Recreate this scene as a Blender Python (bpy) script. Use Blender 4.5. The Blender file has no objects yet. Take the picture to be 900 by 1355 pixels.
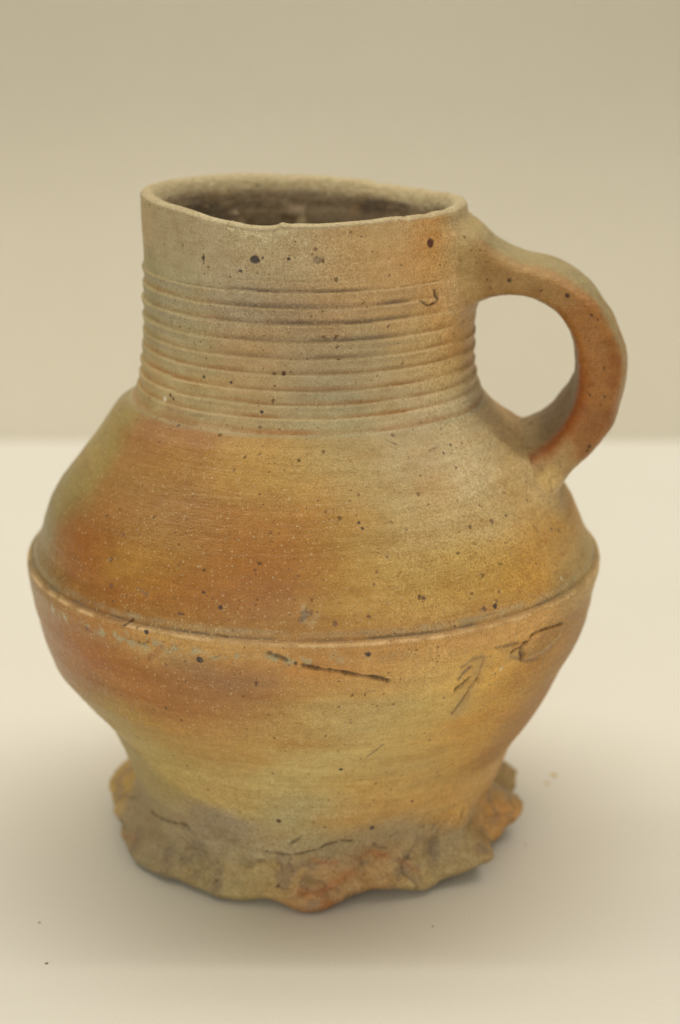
import bpy, math
import numpy as np

# ------------------------------------------------------------------ camera, world, lights, exposure
scene = bpy.context.scene
col = scene.collection
R = math.radians

cam_data = bpy.data.cameras.new('camera')
cam = bpy.data.objects.new('camera', cam_data)
col.objects.link(cam)
cam.location = (0, -0.5, 0.2406)
cam.rotation_euler = (R(90 - 17), 0, 0)
cam_data.sensor_fit = 'VERTICAL'
cam_data.sensor_height = 36.0
cam_data.lens = 36.0 * 2700 / 1355
cam_data.clip_start = 0.01
cam_data.clip_end = 50
cam_data.dof.use_dof = True
cam_data.dof.focus_distance = 0.458
cam_data.dof.aperture_fstop = 10.0
scene.camera = cam

world = bpy.data.worlds.new('World')
scene.world = world
world.use_nodes = True
world.node_tree.nodes['Background'].inputs[0].default_value = (1.0, 0.90, 0.67, 1)
world.node_tree.nodes['Background'].inputs[1].default_value = 0.26


def area(name, loc, pitch, sx, sy, power, colour, yaw=0.0):
    # pitch 0 looks straight down, 90 looks level towards +y; the long side lies along x
    d = bpy.data.lights.new(name, 'AREA')
    d.shape = 'RECTANGLE'
    d.size, d.size_y, d.energy, d.color = sx, sy, power, colour
    o = bpy.data.objects.new(name, d)
    col.objects.link(o)
    o.location = loc
    o.rotation_euler = (R(pitch), 0, R(yaw))
    return o


# a long fluorescent tube fitting straight overhead, a second one further back, an unseen soft fill added behind the camera
area('tube_lamp_overhead', (0.05, -0.02, 1.25), 0, 2.4, 0.07, 7.0, (1.0, 0.915, 0.69))
area('tube_lamp_behind', (0.10, 0.30, 0.90), -4, 1.8, 0.40, 6.6, (1.0, 0.905, 0.71))
area('front_fill', (-0.40, -1.55, 0.50), 77, 1.4, 0.7, 8.0, (1.0, 0.89, 0.66), -14)  # added fill to lift the jug's lower front

scene.view_settings.view_transform = 'Standard'
scene.view_settings.look = 'None'
scene.view_settings.exposure = 0.0
scene.view_settings.gamma = 1.0
scene.render.film_transparent = False
scene.cycles.use_denoising = True
scene.cycles.max_bounces = 6

# ------------------------------------------------------------------ measured jug data (degrees round the axis, mm up, ...)
CPTS=[(-169.0,165.0,146.6,124.6,81.3),(-140.6,163.3,146.0,128.5,88.9),(-116.7,159.8,154.0,135.5,96.7),(-100.7,159.5,158.9,140.4,99.5),(-85.8,159.6,165.3,141.5,98.1),(-70.5,158.4,172.9,139.1,87.2),(-53.2,160.9,177.0,134.2,79.0),(-38.6,159.7,179.9,134.8,72.1),(-29.1,151.5,179.7,142.3,88.8),(-59.2,166.5,172.8,143.4,93.0),(-164.9,148.0,132.9,120.5,76.6),(-136.8,147.6,147.3,134.8,94.8),(-114.1,149.4,151.7,135.8,101.9),(-95.9,150.9,148.3,123.2,87.2),(-78.5,149.9,167.7,135.7,91.0),(-59.8,149.0,174.8,138.8,86.7),(-35.1,145.0,187.6,145.0,84.0),(-163.9,135.1,138.9,123.9,76.8),(-132.9,135.5,152.4,136.1,92.0),(-108.8,137.4,162.9,133.5,87.4),(-91.2,136.1,156.4,133.7,93.3),(-71.3,137.4,161.0,140.3,98.6),(-51.1,137.7,180.7,150.8,94.9),(-25.2,134.5,184.6,142.3,78.3),(-156.1,125.1,158.0,131.1,77.0),(-132.3,125.6,164.1,143.0,93.3),(-106.2,126.9,165.6,142.0,95.1),(-84.1,127.3,151.9,138.8,103.5),(-61.0,127.0,169.0,146.3,99.5),(-32.7,126.4,190.5,162.1,102.6),(-137.3,121.0,174.2,155.8,102.0),(-110.3,120.4,182.9,157.2,105.1),(-84.7,119.5,180.1,161.5,109.9),(-57.7,120.0,199.6,174.0,124.8),(-33.2,120.2,201.8,183.9,136.9),(-22.9,163.5,154.2,132.8,87.0),(-20.0,158.7,165.6,141.6,91.9),(-24.9,155.6,174.1,146.9,92.4),(-161.4,115.2,159.2,133.5,66.5),(-163.0,105.9,159.8,134.5,67.3),(-163.1,98.6,144.2,120.9,55.5),(-165.4,88.6,125.8,105.0,53.8),(-160.4,82.8,128.0,101.8,47.9),(-140.4,115.5,169.0,118.4,61.5),(-134.1,106.9,160.7,118.8,57.1),(-138.5,99.7,158.9,108.8,49.8),(-142.7,90.4,148.6,90.0,32.0),(-143.3,84.9,143.5,88.1,31.1),(-121.8,114.7,172.5,122.5,53.8),(-121.1,105.7,162.7,117.6,61.6),(-120.6,96.8,162.5,114.8,55.0),(-126.3,91.1,167.7,123.7,51.8),(-128.0,82.4,152.1,92.7,34.1),(-105.2,113.1,186.6,143.3,71.1),(-105.0,104.3,166.2,117.8,55.0),(-101.7,95.9,164.3,109.3,45.4),(-105.5,87.8,154.7,100.9,43.4),(-114.6,85.0,151.9,95.6,37.0),(-91.2,110.6,186.8,149.7,80.2),(-91.1,103.4,169.0,116.1,52.6),(-92.5,96.2,159.8,98.8,42.3),(-93.9,87.0,148.4,95.9,46.0),(-79.1,114.7,180.2,153.8,96.8),(-78.6,107.4,181.8,151.6,90.9),(-81.4,100.3,171.4,133.7,62.5),(-83.7,91.6,178.0,133.6,62.7),(-82.6,85.2,177.6,135.3,66.0),(-62.2,113.6,185.9,160.0,109.1),(-64.9,103.4,187.0,160.0,104.0),(-69.5,95.1,184.4,150.1,83.3),(-70.9,85.8,187.4,152.0,83.2),(-41.8,112.6,204.7,180.2,127.0),(-47.4,100.9,191.3,165.7,108.4),(-54.3,92.8,187.2,150.9,79.3),(-58.0,85.3,175.0,138.4,69.2),(-25.6,102.7,210.7,177.2,114.1),(-36.4,95.3,193.3,148.3,75.4),(-44.1,85.3,185.3,134.3,55.2),(-10.7,94.9,174.2,134.6,69.1),(-20.5,88.7,177.4,133.0,60.6),(-20.7,81.4,168.3,140.7,83.9),(-152.0,78.6,136.7,103.1,46.2),(-134.8,78.7,151.4,110.3,51.0),(-119.6,77.8,177.0,141.3,74.4),(-107.4,77.4,171.4,136.4,75.6),(-96.4,77.2,177.3,136.0,73.7),(-85.7,76.8,155.0,105.0,51.6),(-73.5,76.6,179.7,128.2,68.8),(-60.0,76.8,175.5,126.4,71.0),(-45.2,78.2,189.3,144.2,79.2),(-23.4,79.6,173.8,142.2,82.0),(-157.0,66.6,129.3,88.7,38.8),(-146.9,62.6,136.3,86.1,35.3),(-133.8,69.7,138.0,82.2,26.6),(-124.9,64.6,145.1,90.6,33.4),(-141.3,56.5,132.7,95.2,41.1),(-137.2,50.3,140.7,117.5,51.1),(-127.6,50.6,149.2,115.3,46.3),(-117.5,66.7,140.2,94.0,41.2),(-111.3,66.0,132.8,91.5,50.7),(-105.1,69.1,144.3,98.3,52.2),(-116.1,56.5,148.5,102.0,44.6),(-101.3,61.4,150.6,110.9,58.1),(-91.2,70.1,148.7,101.2,45.7),(-91.4,59.9,159.8,126.7,65.0),(-107.9,48.8,158.4,122.9,62.4),(-127.0,40.6,158.3,134.0,70.5),(-112.2,34.4,163.6,136.9,78.2),(-92.1,42.5,169.2,147.2,87.4),(-81.6,69.8,174.3,141.5,79.4),(-80.0,59.4,160.3,136.6,80.9),(-68.9,71.9,176.6,144.7,81.0),(-67.6,57.3,175.7,144.5,78.1),(-66.7,39.4,164.8,135.5,74.9),(-79.4,36.3,170.5,139.6,76.3),(-55.9,68.9,189.8,147.9,69.5),(-50.8,54.6,175.1,129.4,54.1),(-51.0,42.4,171.7,129.5,58.3),(-28.3,74.9,152.8,115.0,54.4),(-30.1,58.2,148.2,108.6,47.8),(-38.0,64.7,169.6,120.2,48.4),(-29.9,67.5,141.2,97.6,38.6),(-33.2,44.9,148.4,102.8,42.6),(-35.3,37.4,150.1,106.7,45.1),(-92.9,26.6,154.3,138.1,90.9),(-76.4,27.0,166.1,130.9,71.8),(-58.3,27.1,169.6,132.9,70.2),(-38.8,23.4,178.8,138.9,71.8),(177.7,12.5,155.2,126.7,66.3),(-145.4,24.2,142.0,121.7,67.7),(-158.2,9.1,129.6,110.5,72.5),(-137.6,15.6,147.7,128.2,88.9),(-138.0,8.0,130.3,116.0,80.5),(-119.4,16.0,129.9,114.0,84.5),(-120.2,6.9,140.5,123.2,80.0),(-109.1,14.0,147.7,132.5,95.0),(-106.1,6.4,152.9,134.1,82.7),(-93.4,11.6,151.8,132.7,90.7),(-93.4,4.3,157.3,123.3,73.8),(-82.9,6.2,157.6,119.3,71.5),(-82.4,15.0,131.9,114.2,79.8),(-73.9,10.8,146.5,118.2,75.4),(-67.6,7.3,161.4,126.7,78.0),(-57.3,10.0,147.0,126.6,83.3),(-45.5,10.9,142.5,124.6,87.5),(-36.9,4.3,148.1,126.9,80.9),(-58.2,4.5,154.8,132.4,83.4),(-19.7,14.4,173.5,129.3,65.9),(-10.9,4.7,173.5,124.4,59.2),(-30.2,10.0,153.8,124.2,69.3),(2.9,11.1,140.3,113.3,63.6),(-66.1,17.1,145.3,125.4,88.9)]  # clay colours that also carry some shading towards the edges
SPOTS=[(-106.1,160.2,1.2,0),(-42.2,161.9,1.29,1),(-110.0,73.6,0.93,0),(-97.4,133.4,0.59,1),(-135.6,74.9,0.74,2),(-79.4,76.4,0.67,0),(-46.0,99.0,0.67,2),(-52.6,82.2,0.74,0),(-55.2,82.1,0.74,2),(-67.6,86.7,0.55,2),(-85.0,83.0,0.74,2),(-99.5,24.7,0.74,1),(-73.2,21.7,0.74,0),(-83.4,42.8,0.55,0),(-157.2,167.3,0.46,0),(-174.6,165.3,0.46,0),(-95.1,160.5,0.46,0),(-63.4,118.6,0.55,2),(-45.6,114.8,0.46,0),(-133.0,119.1,0.46,0),(-131.7,85.6,0.74,2),(-132.4,96.6,0.55,2),(-133.2,91.2,0.65,2),(-140.7,95.5,0.37,2),(-78.7,84.0,0.48,2),(-31.8,82.5,0.59,3),(-51.3,66.7,0.55,3),(-143.8,123.8,0.74,3),(-140.6,125.0,0.55,1),(-139.2,124.3,0.55,1),(-126.0,131.0,0.46,0),(-115.6,130.6,0.46,0),(-104.6,124.3,0.55,0),(-104.8,121.0,0.46,2),(-45.2,118.2,0.37,2),(-41.0,114.6,0.37,2),(-109.2,112.6,0.37,2),(-78.5,102.8,0.46,0),(-77.9,101.7,0.37,0),(-76.4,93.2,0.37,2),(-73.8,96.0,0.41,2),(-77.2,90.8,0.37,2),(-68.1,100.8,0.41,2),(-50.7,84.8,0.46,2),(-28.2,93.0,0.46,0),(-25.6,91.9,0.55,2),(-32.0,78.8,0.46,2),(-77.2,62.3,0.37,2),(-74.1,62.5,0.37,2),(-84.5,62.7,0.37,2),(-113.4,67.2,0.46,2),(-113.5,69.6,0.37,2),(-120.5,78.4,0.74,0),(-118.6,31.6,0.37,1),(-62.2,28.1,0.41,1),(-45.0,22.0,0.37,1),(-86.7,22.9,0.37,2),(-77.5,108.1,0.37,2),(-106.6,85.4,0.55,0),(-91.8,93.0,0.37,2),(-97.9,101.1,0.37,2),(-49.6,113.7,0.37,0),(-47.9,110.4,0.33,0),(-85.7,160.1,1.11,4),(-86.2,162.9,0.55,2),(-89.6,164.4,0.46,3),(-125.8,159.0,0.37,0),(-111.7,157.0,0.37,0),(-111.2,156.9,0.37,0),(-103.7,160.8,0.37,0),(-51.7,120.1,0.3,2)]
MARKS=[([(-90.8, 74.0),(-88.4, 73.2),(-84.4, 72.3),(-80.3, 71.0),(-77.5, 70.2),(-75.5, 69.2)],0.63,0.6,0,0.85),
([(-96.9, 76.9),(-95.3, 76.2),(-93.7, 75.4)],0.7,0.55,1,0.9),
([(-49.3, 70.4),(-47.7, 71.2),(-45.3, 71.8),(-44.8, 73.2),(-42.1, 73.5),(-38.9, 73.2),(-33.7, 72.2)],0.59,0.6,0,0.7),
([(-53.6, 72.9),(-50.7, 72.6),(-47.9, 72.3)],0.63,0.3,1,0.5),
([(-46.5, 71.4),(-46.7, 69.5),(-45.7, 68.0)],1.29,0.9,0,0.75),
([(-33.7, 72.2),(-33.7, 69.4),(-36.4, 68.1),(-40.1, 67.2),(-43.7, 67.3)],0.74,-0.25,2,0.35),
([(-49.2, 69.2),(-44.6, 66.4),(-40.2, 65.2)],0.74,0.3,4,0.5),
([(-60.9, 57.0),(-59.4, 60.1),(-58.2, 63.1),(-56.8, 65.5)],0.63,0.6,0,0.55),
([(-61.4, 63.9),(-59.7, 65.1),(-58.7, 66.5)],0.74,0.6,0,0.65),
([(-61.1, 66.7),(-60.3, 68.1),(-59.0, 69.4)],0.74,0.4,4,0.7),
([(-60.7, 69.8),(-58.8, 71.2),(-56.8, 71.5)],1.11,0.3,4,0.5),
([(-56.8, 65.5),(-56.5, 67.9),(-56.0, 70.9)],0.55,0.3,4,0.4),
([(-90.6, 87.0),(-90.9, 85.4),(-90.5, 83.8)],0.93,-0.1,2,0.4),
([(-91.3, 83.5),(-90.5, 84.4),(-89.4, 85.1)],0.83,0.35,4,0.8),
([(-91.0, 85.1),(-90.2, 86.0)],0.55,0.3,4,0.6),
([(-89.4, 83.1),(-88.2, 84.6)],1.29,0.0,2,0.3),
([(-59.9, 57.6),(-58.3, 63.9),(-56.7, 69.9)],3.7,0.0,4,0.28),
([(-50.6, 71.6),(-43.9, 67.8),(-37.4, 66.9)],3.33,0.0,4,0.22),
([(-73.4, 11.5),(-69.9, 10.0),(-67.4, 8.6)],1.85,0.0,5,0.55),
([(-90.1, 11.7),(-86.5, 10.2),(-83.6, 9.8)],1.67,0.0,5,0.4),
([(-94.4, 3.1),(-87.1, 3.5),(-78.7, 5.9)],2.04,0.0,5,0.5),
([(-61.9, 6.3),(-58.2, 4.1)],1.67,0.0,5,0.35),
([(-140.1, 122.1),(-130.1, 119.2),(-120.4, 116.4)],4.81,0.0,3,0.35),
([(-115.2, 73.1),(-105.1, 68.1),(-96.6, 69.9)],4.81,0.0,4,0.22),
([(-121.0, 71.3),(-119.2, 73.4),(-117.3, 75.5)],1.11,0.35,3,0.45),
([(-125.7, 78.4),(-125.0, 79.2),(-124.3, 79.9)],0.48,0.5,0,0.8),
([(-121.2, 75.4),(-120.2, 76.1)],0.55,0.4,0,0.8),
([(-114.9, 83.0),(-113.9, 82.9)],0.46,0.3,0,0.8),
([(-106.6, 79.8),(-105.4, 79.4),(-104.7, 79.3)],0.46,0.3,0,0.7),
([(-109.1, 73.5),(-107.6, 74.2),(-105.7, 75.5)],0.28,0.2,4,0.5),
([(-124.9, 86.7),(-123.3, 86.0),(-122.2, 85.6)],0.46,0.2,4,0.6),
([(-48.8, 148.5),(-44.9, 147.1),(-41.8, 147.3),(-40.5, 148.8),(-41.6, 150.3)],0.48,0.6,0,0.85),
([(-154.0, 12.2),(-149.1, 11.8),(-144.8, 12.5),(-139.8, 13.7),(-135.3, 15.1),(-132.6, 15.3),(-132.2, 14.1)],0.48,0.6,0,0.75),
([(-172.9, 4.6),(-172.0, 7.5),(-164.1, 12.2)],0.74,0.6,4,0.6),
([(-97.2, 16.5),(-95.5, 18.1),(-93.3, 19.9)],0.44,0.4,0,0.6),
([(-104.4, 13.3),(-99.9, 13.1),(-94.5, 13.7),(-90.1, 15.1),(-86.3, 16.8),(-81.9, 18.2),(-78.8, 17.5)],0.48,0.7,0,0.6),
([(-72.3, 15.6),(-70.6, 13.5),(-66.9, 11.4)],0.55,0.6,4,0.6),
([(-51.3, 16.0),(-50.0, 17.4)],0.93,0.5,4,0.6),
([(-40.0, 15.0),(-38.9, 18.4)],0.55,0.5,0,0.6),
([(-29.5, 13.7),(-25.2, 14.7)],0.74,0.5,4,0.6),
([(-66.6, 16.8),(-64.7, 18.2)],0.55,0.3,4,0.5),
([(-77.6, 47.1),(-76.2, 48.7),(-74.9, 50.4)],0.44,0.3,4,0.7),
([(-75.2, 7.4),(-73.0, 6.8)],0.93,0.3,4,0.7),
([(-61.4, 8.5),(-59.2, 7.3)],0.46,0.3,0,0.5),
([(-56.2, 82.2),(-55.0, 82.1)],0.74,0.2,4,0.5),
([(-68.3, 87.2),(-67.4, 86.6)],0.44,0.2,4,0.6),
([(-49.7, 91.0),(-48.4, 90.5)],0.28,0.2,0,0.8),
([(-34.0, 95.2),(-33.6, 93.8)],0.41,0.2,0,0.7),
([(-66.3, 118.0),(-63.3, 116.7)],0.28,0.15,0,0.6),
([(-53.6, 114.7),(-49.8, 115.0)],0.28,0.15,0,0.6),
([(-125.5, 159.9),(-125.5, 158.1)],0.3,0.3,0,0.9),
([(-163.0, 0.8),(-155.9, 2.6)],1.11,0.4,3,0.4),
([(-173.1, -0.9),(-162.7, 2.2)],0.74,0.4,0,0.5),
([(-96.6, 13.3),(-97.6, 9.7),(-96.3, 7.7)],0.46,0.4,4,0.5),
([(-75.4, 9.2),(-78.3, 11.2),(-80.0, 11.7)],1.29,0.2,3,0.4),
([(-44.2, 17.7),(-46.6, 15.8)],0.37,0.3,4,0.4),
([(-56.8, 12.1),(-53.2, 12.8)],1.11,0.3,4,0.3)]
HSPOTS = [(.23, .51, .62, (88, 68, 46)), (.17, .52, .3, (60, 48, 38)), (.31, .53, .4, (70, 44, 30)), (.37, .45, .6, (60, 42, 38)), (.44, .42, .35, (66, 44, 30)), (.455, .40, .3, (84, 56, 40)), (.60, .47, .42, (56, 38, 26)), (.60, .42, .28, (70, 48, 32)), (.615, .49, .28, (96, 56, 32)), (.60, .57, .3, (56, 46, 34)), (.70, .43, .4, (60, 44, 30)), (.712, .42, .4, (60, 44, 30)), (.76, .54, .35, (70, 50, 34))]


# ------------------------------------------------------------------ small helpers
def srgb(c):
    c = np.asarray(c, dtype=np.float64) / 255.0
    return np.where(c <= 0.04045, c / 12.92, ((c + 0.055) / 1.055) ** 2.4)


def smooth(a, b, x):
    t = np.clip((x - a) / (b - a), 0, 1)
    return t * t * (3 - 2 * t)


def _h(ix, iy, iz, seed):
    n = (ix * 374761393 + iy * 668265263 + iz * 2147483647 + seed * 144665) & 0xFFFFFFFF
    n = ((n ^ (n >> 13)) * 1274126177) & 0xFFFFFFFF
    n = n ^ (n >> 16)
    return (n & 0xFFFF).astype(np.float32) / 65535.0 * 2 - 1


def noise(p, scale, seed=0):
    """value noise in -1..1; p is (...,3) in metres, scale in cells per metre (a number or a triple)"""
    q = p * np.asarray(scale, dtype=np.float64) + 137.31
    f = np.floor(q)
    i = f.astype(np.int64)
    t = (q - f).astype(np.float32)
    t = t * t * (3 - 2 * t)
    r = 0
    for dx in (0, 1):
        wx = t[..., 0] if dx else 1 - t[..., 0]
        for dy in (0, 1):
            wy = t[..., 1] if dy else 1 - t[..., 1]
            for dz in (0, 1):
                wz = t[..., 2] if dz else 1 - t[..., 2]
                r = r + wx * wy * wz * _h(i[..., 0] + dx, i[..., 1] + dy, i[..., 2] + dz, seed)
    return r


def fbm(p, scale, octaves=3, seed=0):
    s = np.asarray(scale, dtype=np.float64)
    r, a, tot = 0, 1.0, 0
    for k in range(octaves):
        r = r + a * noise(p, s * 2 ** k, seed + k * 17)
        tot += a
        a *= 0.5
    return r / tot


def per(th, tab):
    """periodic table lookup, th in degrees"""
    a = np.array(sorted(tab))
    x = np.concatenate([a[:, 0] - 360, a[:, 0], a[:, 0] + 360])
    y = np.concatenate([a[:, 1]] * 3)
    # smooth (Catmull-Rom) interpolation
    k = np.clip(np.searchsorted(x, th) - 1, 1, len(x) - 3)
    t = (th - x[k]) / (x[k + 1] - x[k])
    m0 = (y[k + 1] - y[k - 1]) / (x[k + 1] - x[k - 1]) * (x[k + 1] - x[k])
    m1 = (y[k + 2] - y[k]) / (x[k + 2] - x[k]) * (x[k + 1] - x[k])
    return ((2 * t ** 3 - 3 * t ** 2 + 1) * y[k] + (t ** 3 - 2 * t ** 2 + t) * m0
            + (-2 * t ** 3 + 3 * t ** 2) * y[k + 1] + (t ** 3 - t ** 2) * m1)


def adiff(a, b):
    return (a - b + 180) % 360 - 180


# ------------------------------------------------------------------ jug profile
PZ = np.array([0, .010, .014, .0177, .020, .024, .028, .032, .036, .040, .044, .048, .052, .056, .060, .064, .068, .072, .0745, .0765, .0782, .0789, .0794, .0802, .084, .088, .092, .096, .100, .104, .108, .112, .1155, .1180, .1192, .1202, .122, .124, .128, .132, .140, .152, .160, .170])
PR = np.array([.046, .0465, .0468, .0475, .0484, .0499, .0515, .0534, .0555, .0581, .0609, .0635, .0661, .0679, .0695, .0706, .0716, .0723, .0729, .0733, .0733, .0731, .0717, .0716, .0696, .0683, .0667, .0644, .0612, .0579, .0546, .0515, .0484, .0458, .0444, .0437, .0428, .0420, .0412, .0410, .0406, .0400, .0398, .0398])
DZ = np.array([.012, .020, .028, .036, .040, .044, .052, .056, .064, .080, .100, .112, .116, .120, .128, .136, .150, .156, .160, .170])
DD = np.array([0, .0002, .0006, .0012, .0009, .0002, -.001, -.0007, 0, .0004, 0, -.0002, -.0008, 0, 0, .0002, 0, -.0004, -.0007, -.0009])
LIPS = np.array([.1550, .1524, .1487, .1449, .1408, .1369, .1333, .1294, .1261, .1230])   # top edges of the turned neck rings
RIM_Z = [(-175, .1692), (-155, .1688), (-145, .1687), (-136, .1684), (-128, .1677), (-120, .1669), (-110, .1663), (-90, .1666), (-60, .1671), (-38, .1669), (-10, .1668), (8, .1668), (25, .1660), (45, .1658), (70, .1667), (90, .1674), (115, .1683), (140, .1687), (165, .1691)]
FOOT_R = [(-177, .0545), (-171, .0530), (-163, .0530), (-153, .0532), (-144, .0525), (-137, .0510), (-127, .0508), (-119, .0508), (-112, .0502), (-107, .0492), (-100, .0500), (-94, .0512), (-88, .0510), (-83, .0496), (-76, .0482), (-66, .0486), (-56, .0500), (-48, .0498), (-41, .0525), (-36, .0545), (-30, .0520), (-22, .0500), (-14, .0510), (-8, .0550), (-4, .0562), (1, .0550), (7, .0532), (14, .0560), (20, .0595), (26, .0580), (33, .0540), (42, .053), (50, .056), (58, .054), (68, .052), (78, .055), (88, .053), (98, .0525), (108, .056), (120, .053), (132, .056), (142, .053), (150, .0545), (156, .0590), (163, .0597), (170, .0575), (177, .0545)]
FOOT_LIFT = [(-180, .0026), (-172, .0034), (-160, .0014), (-148, .0006), (-138, .0010), (-130, .0010), (-120, .0006), (-112, .0008), (-105, .0014), (-98, .0009), (-91, .0001), (-84, .0012), (-76, .0024), (-66, .0026), (-57, .0012), (-50, .0016), (-44, .0024), (-36, .0040), (-26, .0030), (-16, .0030), (-6, .0050), (2, .0052), (10, .0030), (20, .0040), (40, .001), (70, .002), (100, 0.0), (130, .002), (150, .003), (165, .004)]
FOOT_TOP = [(-180, .0115), (-168, .0120), (-150, .0105), (-137, .0075), (-120, .0080), (-105, .0065), (-92, .0075), (-76, .0080), (-56, .0070), (-38, .0085), (-24, .0070), (-6, .0095), (6, .0075), (20, .0140), (35, .012), (60, .012), (90, .01), (120, .012), (150, .0135), (163, .0150), (174, .0110)]


def axis_x(z):
    return -0.0062 - 0.0020 * (z / 0.168)


# angles: fine on the side the photograph shows, coarser behind
THETA = np.concatenate([np.arange(-188, 8, 0.21), np.arange(8, 172, 0.55)])
NT = len(THETA)

# rows along the outer wall from the foot edge up to the rim: (z) plus the rows of underside, lip and inside
arc_z = np.linspace(.0, .1675, 4000)
arc_r = np.interp(arc_z, PZ, PR)
arc = np.concatenate([[0], np.cumsum(np.hypot(np.diff(arc_z), np.diff(arc_r)))])
n_out = int(arc[-1] / 0.00026)
Z_OUT = np.interp(np.linspace(0, arc[-1], n_out), arc, arc_z)

# ------------------------------------------------------------------ handle centre line (u outward from the axis, z up), in a plane at HAZ degrees
HAZ = -7.0
HC = np.array([(.0368, .1538), (.0400, .1536), (.0440, .1524), (.0505, .1513), (.0580, .1497), (.0646, .1460), (.0695, .1400), (.0723, .1320), (.0724, .1235), (.0692, .1162), (.0638, .1103), (.0585, .1057), (.0538, .1015), (.0490, .0980)])
HT = np.array([.0092, .0088, .0072, .0050, .0047, .0050, .0055, .0059, .0060, .0057, .0052, .0051, .0056, .0060])      # half thickness
HW = np.array([.0170, .0155, .0140, .0128, .0124, .0124, .0124, .0124, .0124, .0126, .0130, .0138, .0150, .0160])      # half width
HV = np.array([.0, .0, .0, .0, .0, .0, .0002, .0004, .0004, .0, -.0006, -.0012, -.0018, -.002])                       # sideways drift


def catmull(P, n):
    P = np.asarray(P, float)
    k = len(P) - 1
    t = np.linspace(0, k - 1e-9, n)
    i = t.astype(int)
    f = (t - i)[:, None]
    pad = np.vstack([2 * P[0] - P[1], P, 2 * P[-1] - P[-2]])
    a, b, c, d = pad[i], pad[i + 1], pad[i + 2], pad[i + 3]
    return 0.5 * (2 * b + (c - a) * f + (2 * a - 5 * b + 4 * c - d) * f ** 2 + (3 * b - a - 3 * c + d) * f ** 3)


def handle_line(n):
    D = catmull(np.column_stack([HC, HT, HW, HV]), n)
    k = max(3, n // 16)
    w = np.hanning(2 * k + 1)
    w /= w.sum()
    D = np.column_stack([np.convolve(np.concatenate([2 * D[0, j] - D[k:0:-1, j], D[:, j], 2 * D[-1, j] - D[-2:-k - 2:-1, j]]), w, 'valid') for j in range(D.shape[1])])
    tan = np.gradient(D[:, :2], axis=0)
    tan /= np.linalg.norm(tan, axis=1)[:, None]
    nor = np.column_stack([-tan[:, 1], tan[:, 0]])       # points to the outside of the loop
    nor *= np.where(nor[0, 1] > 0, 1, -1)
    return D, tan, nor


def twist(zline):
    # the lower half of the strap is twisted: its near edge hangs lower than its far edge
    return .27 * smooth(.1330, .1180, zline)


def to_handle(P):
    """jug coordinates -> (u, v, z) of the handle plane"""
    c, s = math.cos(R(HAZ)), math.sin(R(HAZ))
    x = P[..., 0] - axis_x(P[..., 2])
    y = P[..., 1]
    return x * c + y * s, -x * s + y * c, P[..., 2]


def handle_sdf(P):
    D, tan, nor = handle_line(90)
    u, v, z = to_handle(P)
    out = np.full(u.shape, 1.0, np.float32)
    m = (u > .018) & (np.abs(v) < .04) & (z > .085)
    uu, vv, zz = u[m], v[m], z[m]
    best = np.full(uu.shape, 1.0)
    for k in range(len(D)):
        du, dz = uu - D[k, 0], zz - float(twist(D[k, 1])) * (vv - D[k, 4]) - D[k, 1]
        n = du * nor[k, 0] + dz * nor[k, 1]
        t = du * tan[k, 0] + dz * tan[k, 1]
        rc = .0022
        a = np.maximum(np.abs(n) - (D[k, 2] - rc), 0)
        b = np.maximum(np.abs(vv - D[k, 4]) - (D[k, 3] - rc), 0)
        t = np.maximum(np.abs(t) - .0006, 0)
        best = np.minimum(best, np.sqrt(a * a + b * b + t * t) - rc)
    out[m] = best
    return out


KB = .0085    # how broadly handle and wall are luted into each other

# ------------------------------------------------------------------ master grid of the turned wall
TH = THETA[None, :]
cosT, sinT = np.cos(np.radians(TH)), np.sin(np.radians(TH))


def wall_radius(th, z):
    r = np.interp(z, PZ, PR) + np.interp(z, DZ, DD) * np.cos(np.radians(th))
    return r


def place(r, z, th):
    return np.stack([axis_x(z) + r * np.cos(np.radians(th)), r * np.sin(np.radians(th)), z], axis=-1)


zg = np.repeat(Z_OUT[:, None], NT, 1)
tg = np.repeat(TH, n_out, 0)
rg = wall_radius(tg, zg)
P0 = place(rg, zg, tg)

# rims rise and fall: stretch the top centimetre
rim = per(THETA, RIM_Z)[None, :]
# chips and nicks in the rim edge
nick = np.zeros_like(THETA)
for a, w, d in ((-103.5, 5, .0004), (-97.5, 1.2, -.0004), (-52, .9, .0005), (-41, 2.5, .0003), (-110, 3, .0002), (60, 3, .0004), (100, 2, .0003)):
    nick += d * np.exp(-(adiff(THETA, a) / w) ** 2)
rim = rim - nick[None, :] + 0.00015 * noise(np.stack([cosT * .04, sinT * .04, 0 * cosT], -1), 180, 5)
wtop = smooth(.155, .1675, zg)
zg = zg + (rim - .1675) * wtop

disp = np.zeros_like(rg)
# turning wobble, gentle dents and throwing lines
disp += .00055 * noise(P0, (28, 28, 34), 1) * smooth(.018, .04, P0[..., 2])
disp += .00022 * noise(P0, (75, 75, 120), 2)
disp += .00009 * noise(P0, (30, 30, 520), 3) * (P0[..., 2] < .119)
disp += .00005 * noise(P0, (60, 60, 1300), 4)
disp += .00006 * noise(P0, 900, 6)
# broad shallow dents right of the belly, seen in the outline
for a, z0, wa, wz, d in ((-4, .030, 14, .004, -.0006), (-5, .052, 16, .004, -.0006), (-175, .056, 12, .004, -.0004), (-118, .068, 9, .004, -.0004)):
    disp += d * np.exp(-(adiff(tg, a) / wa) ** 2 - ((zg - z0) / wz) ** 2)

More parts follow.
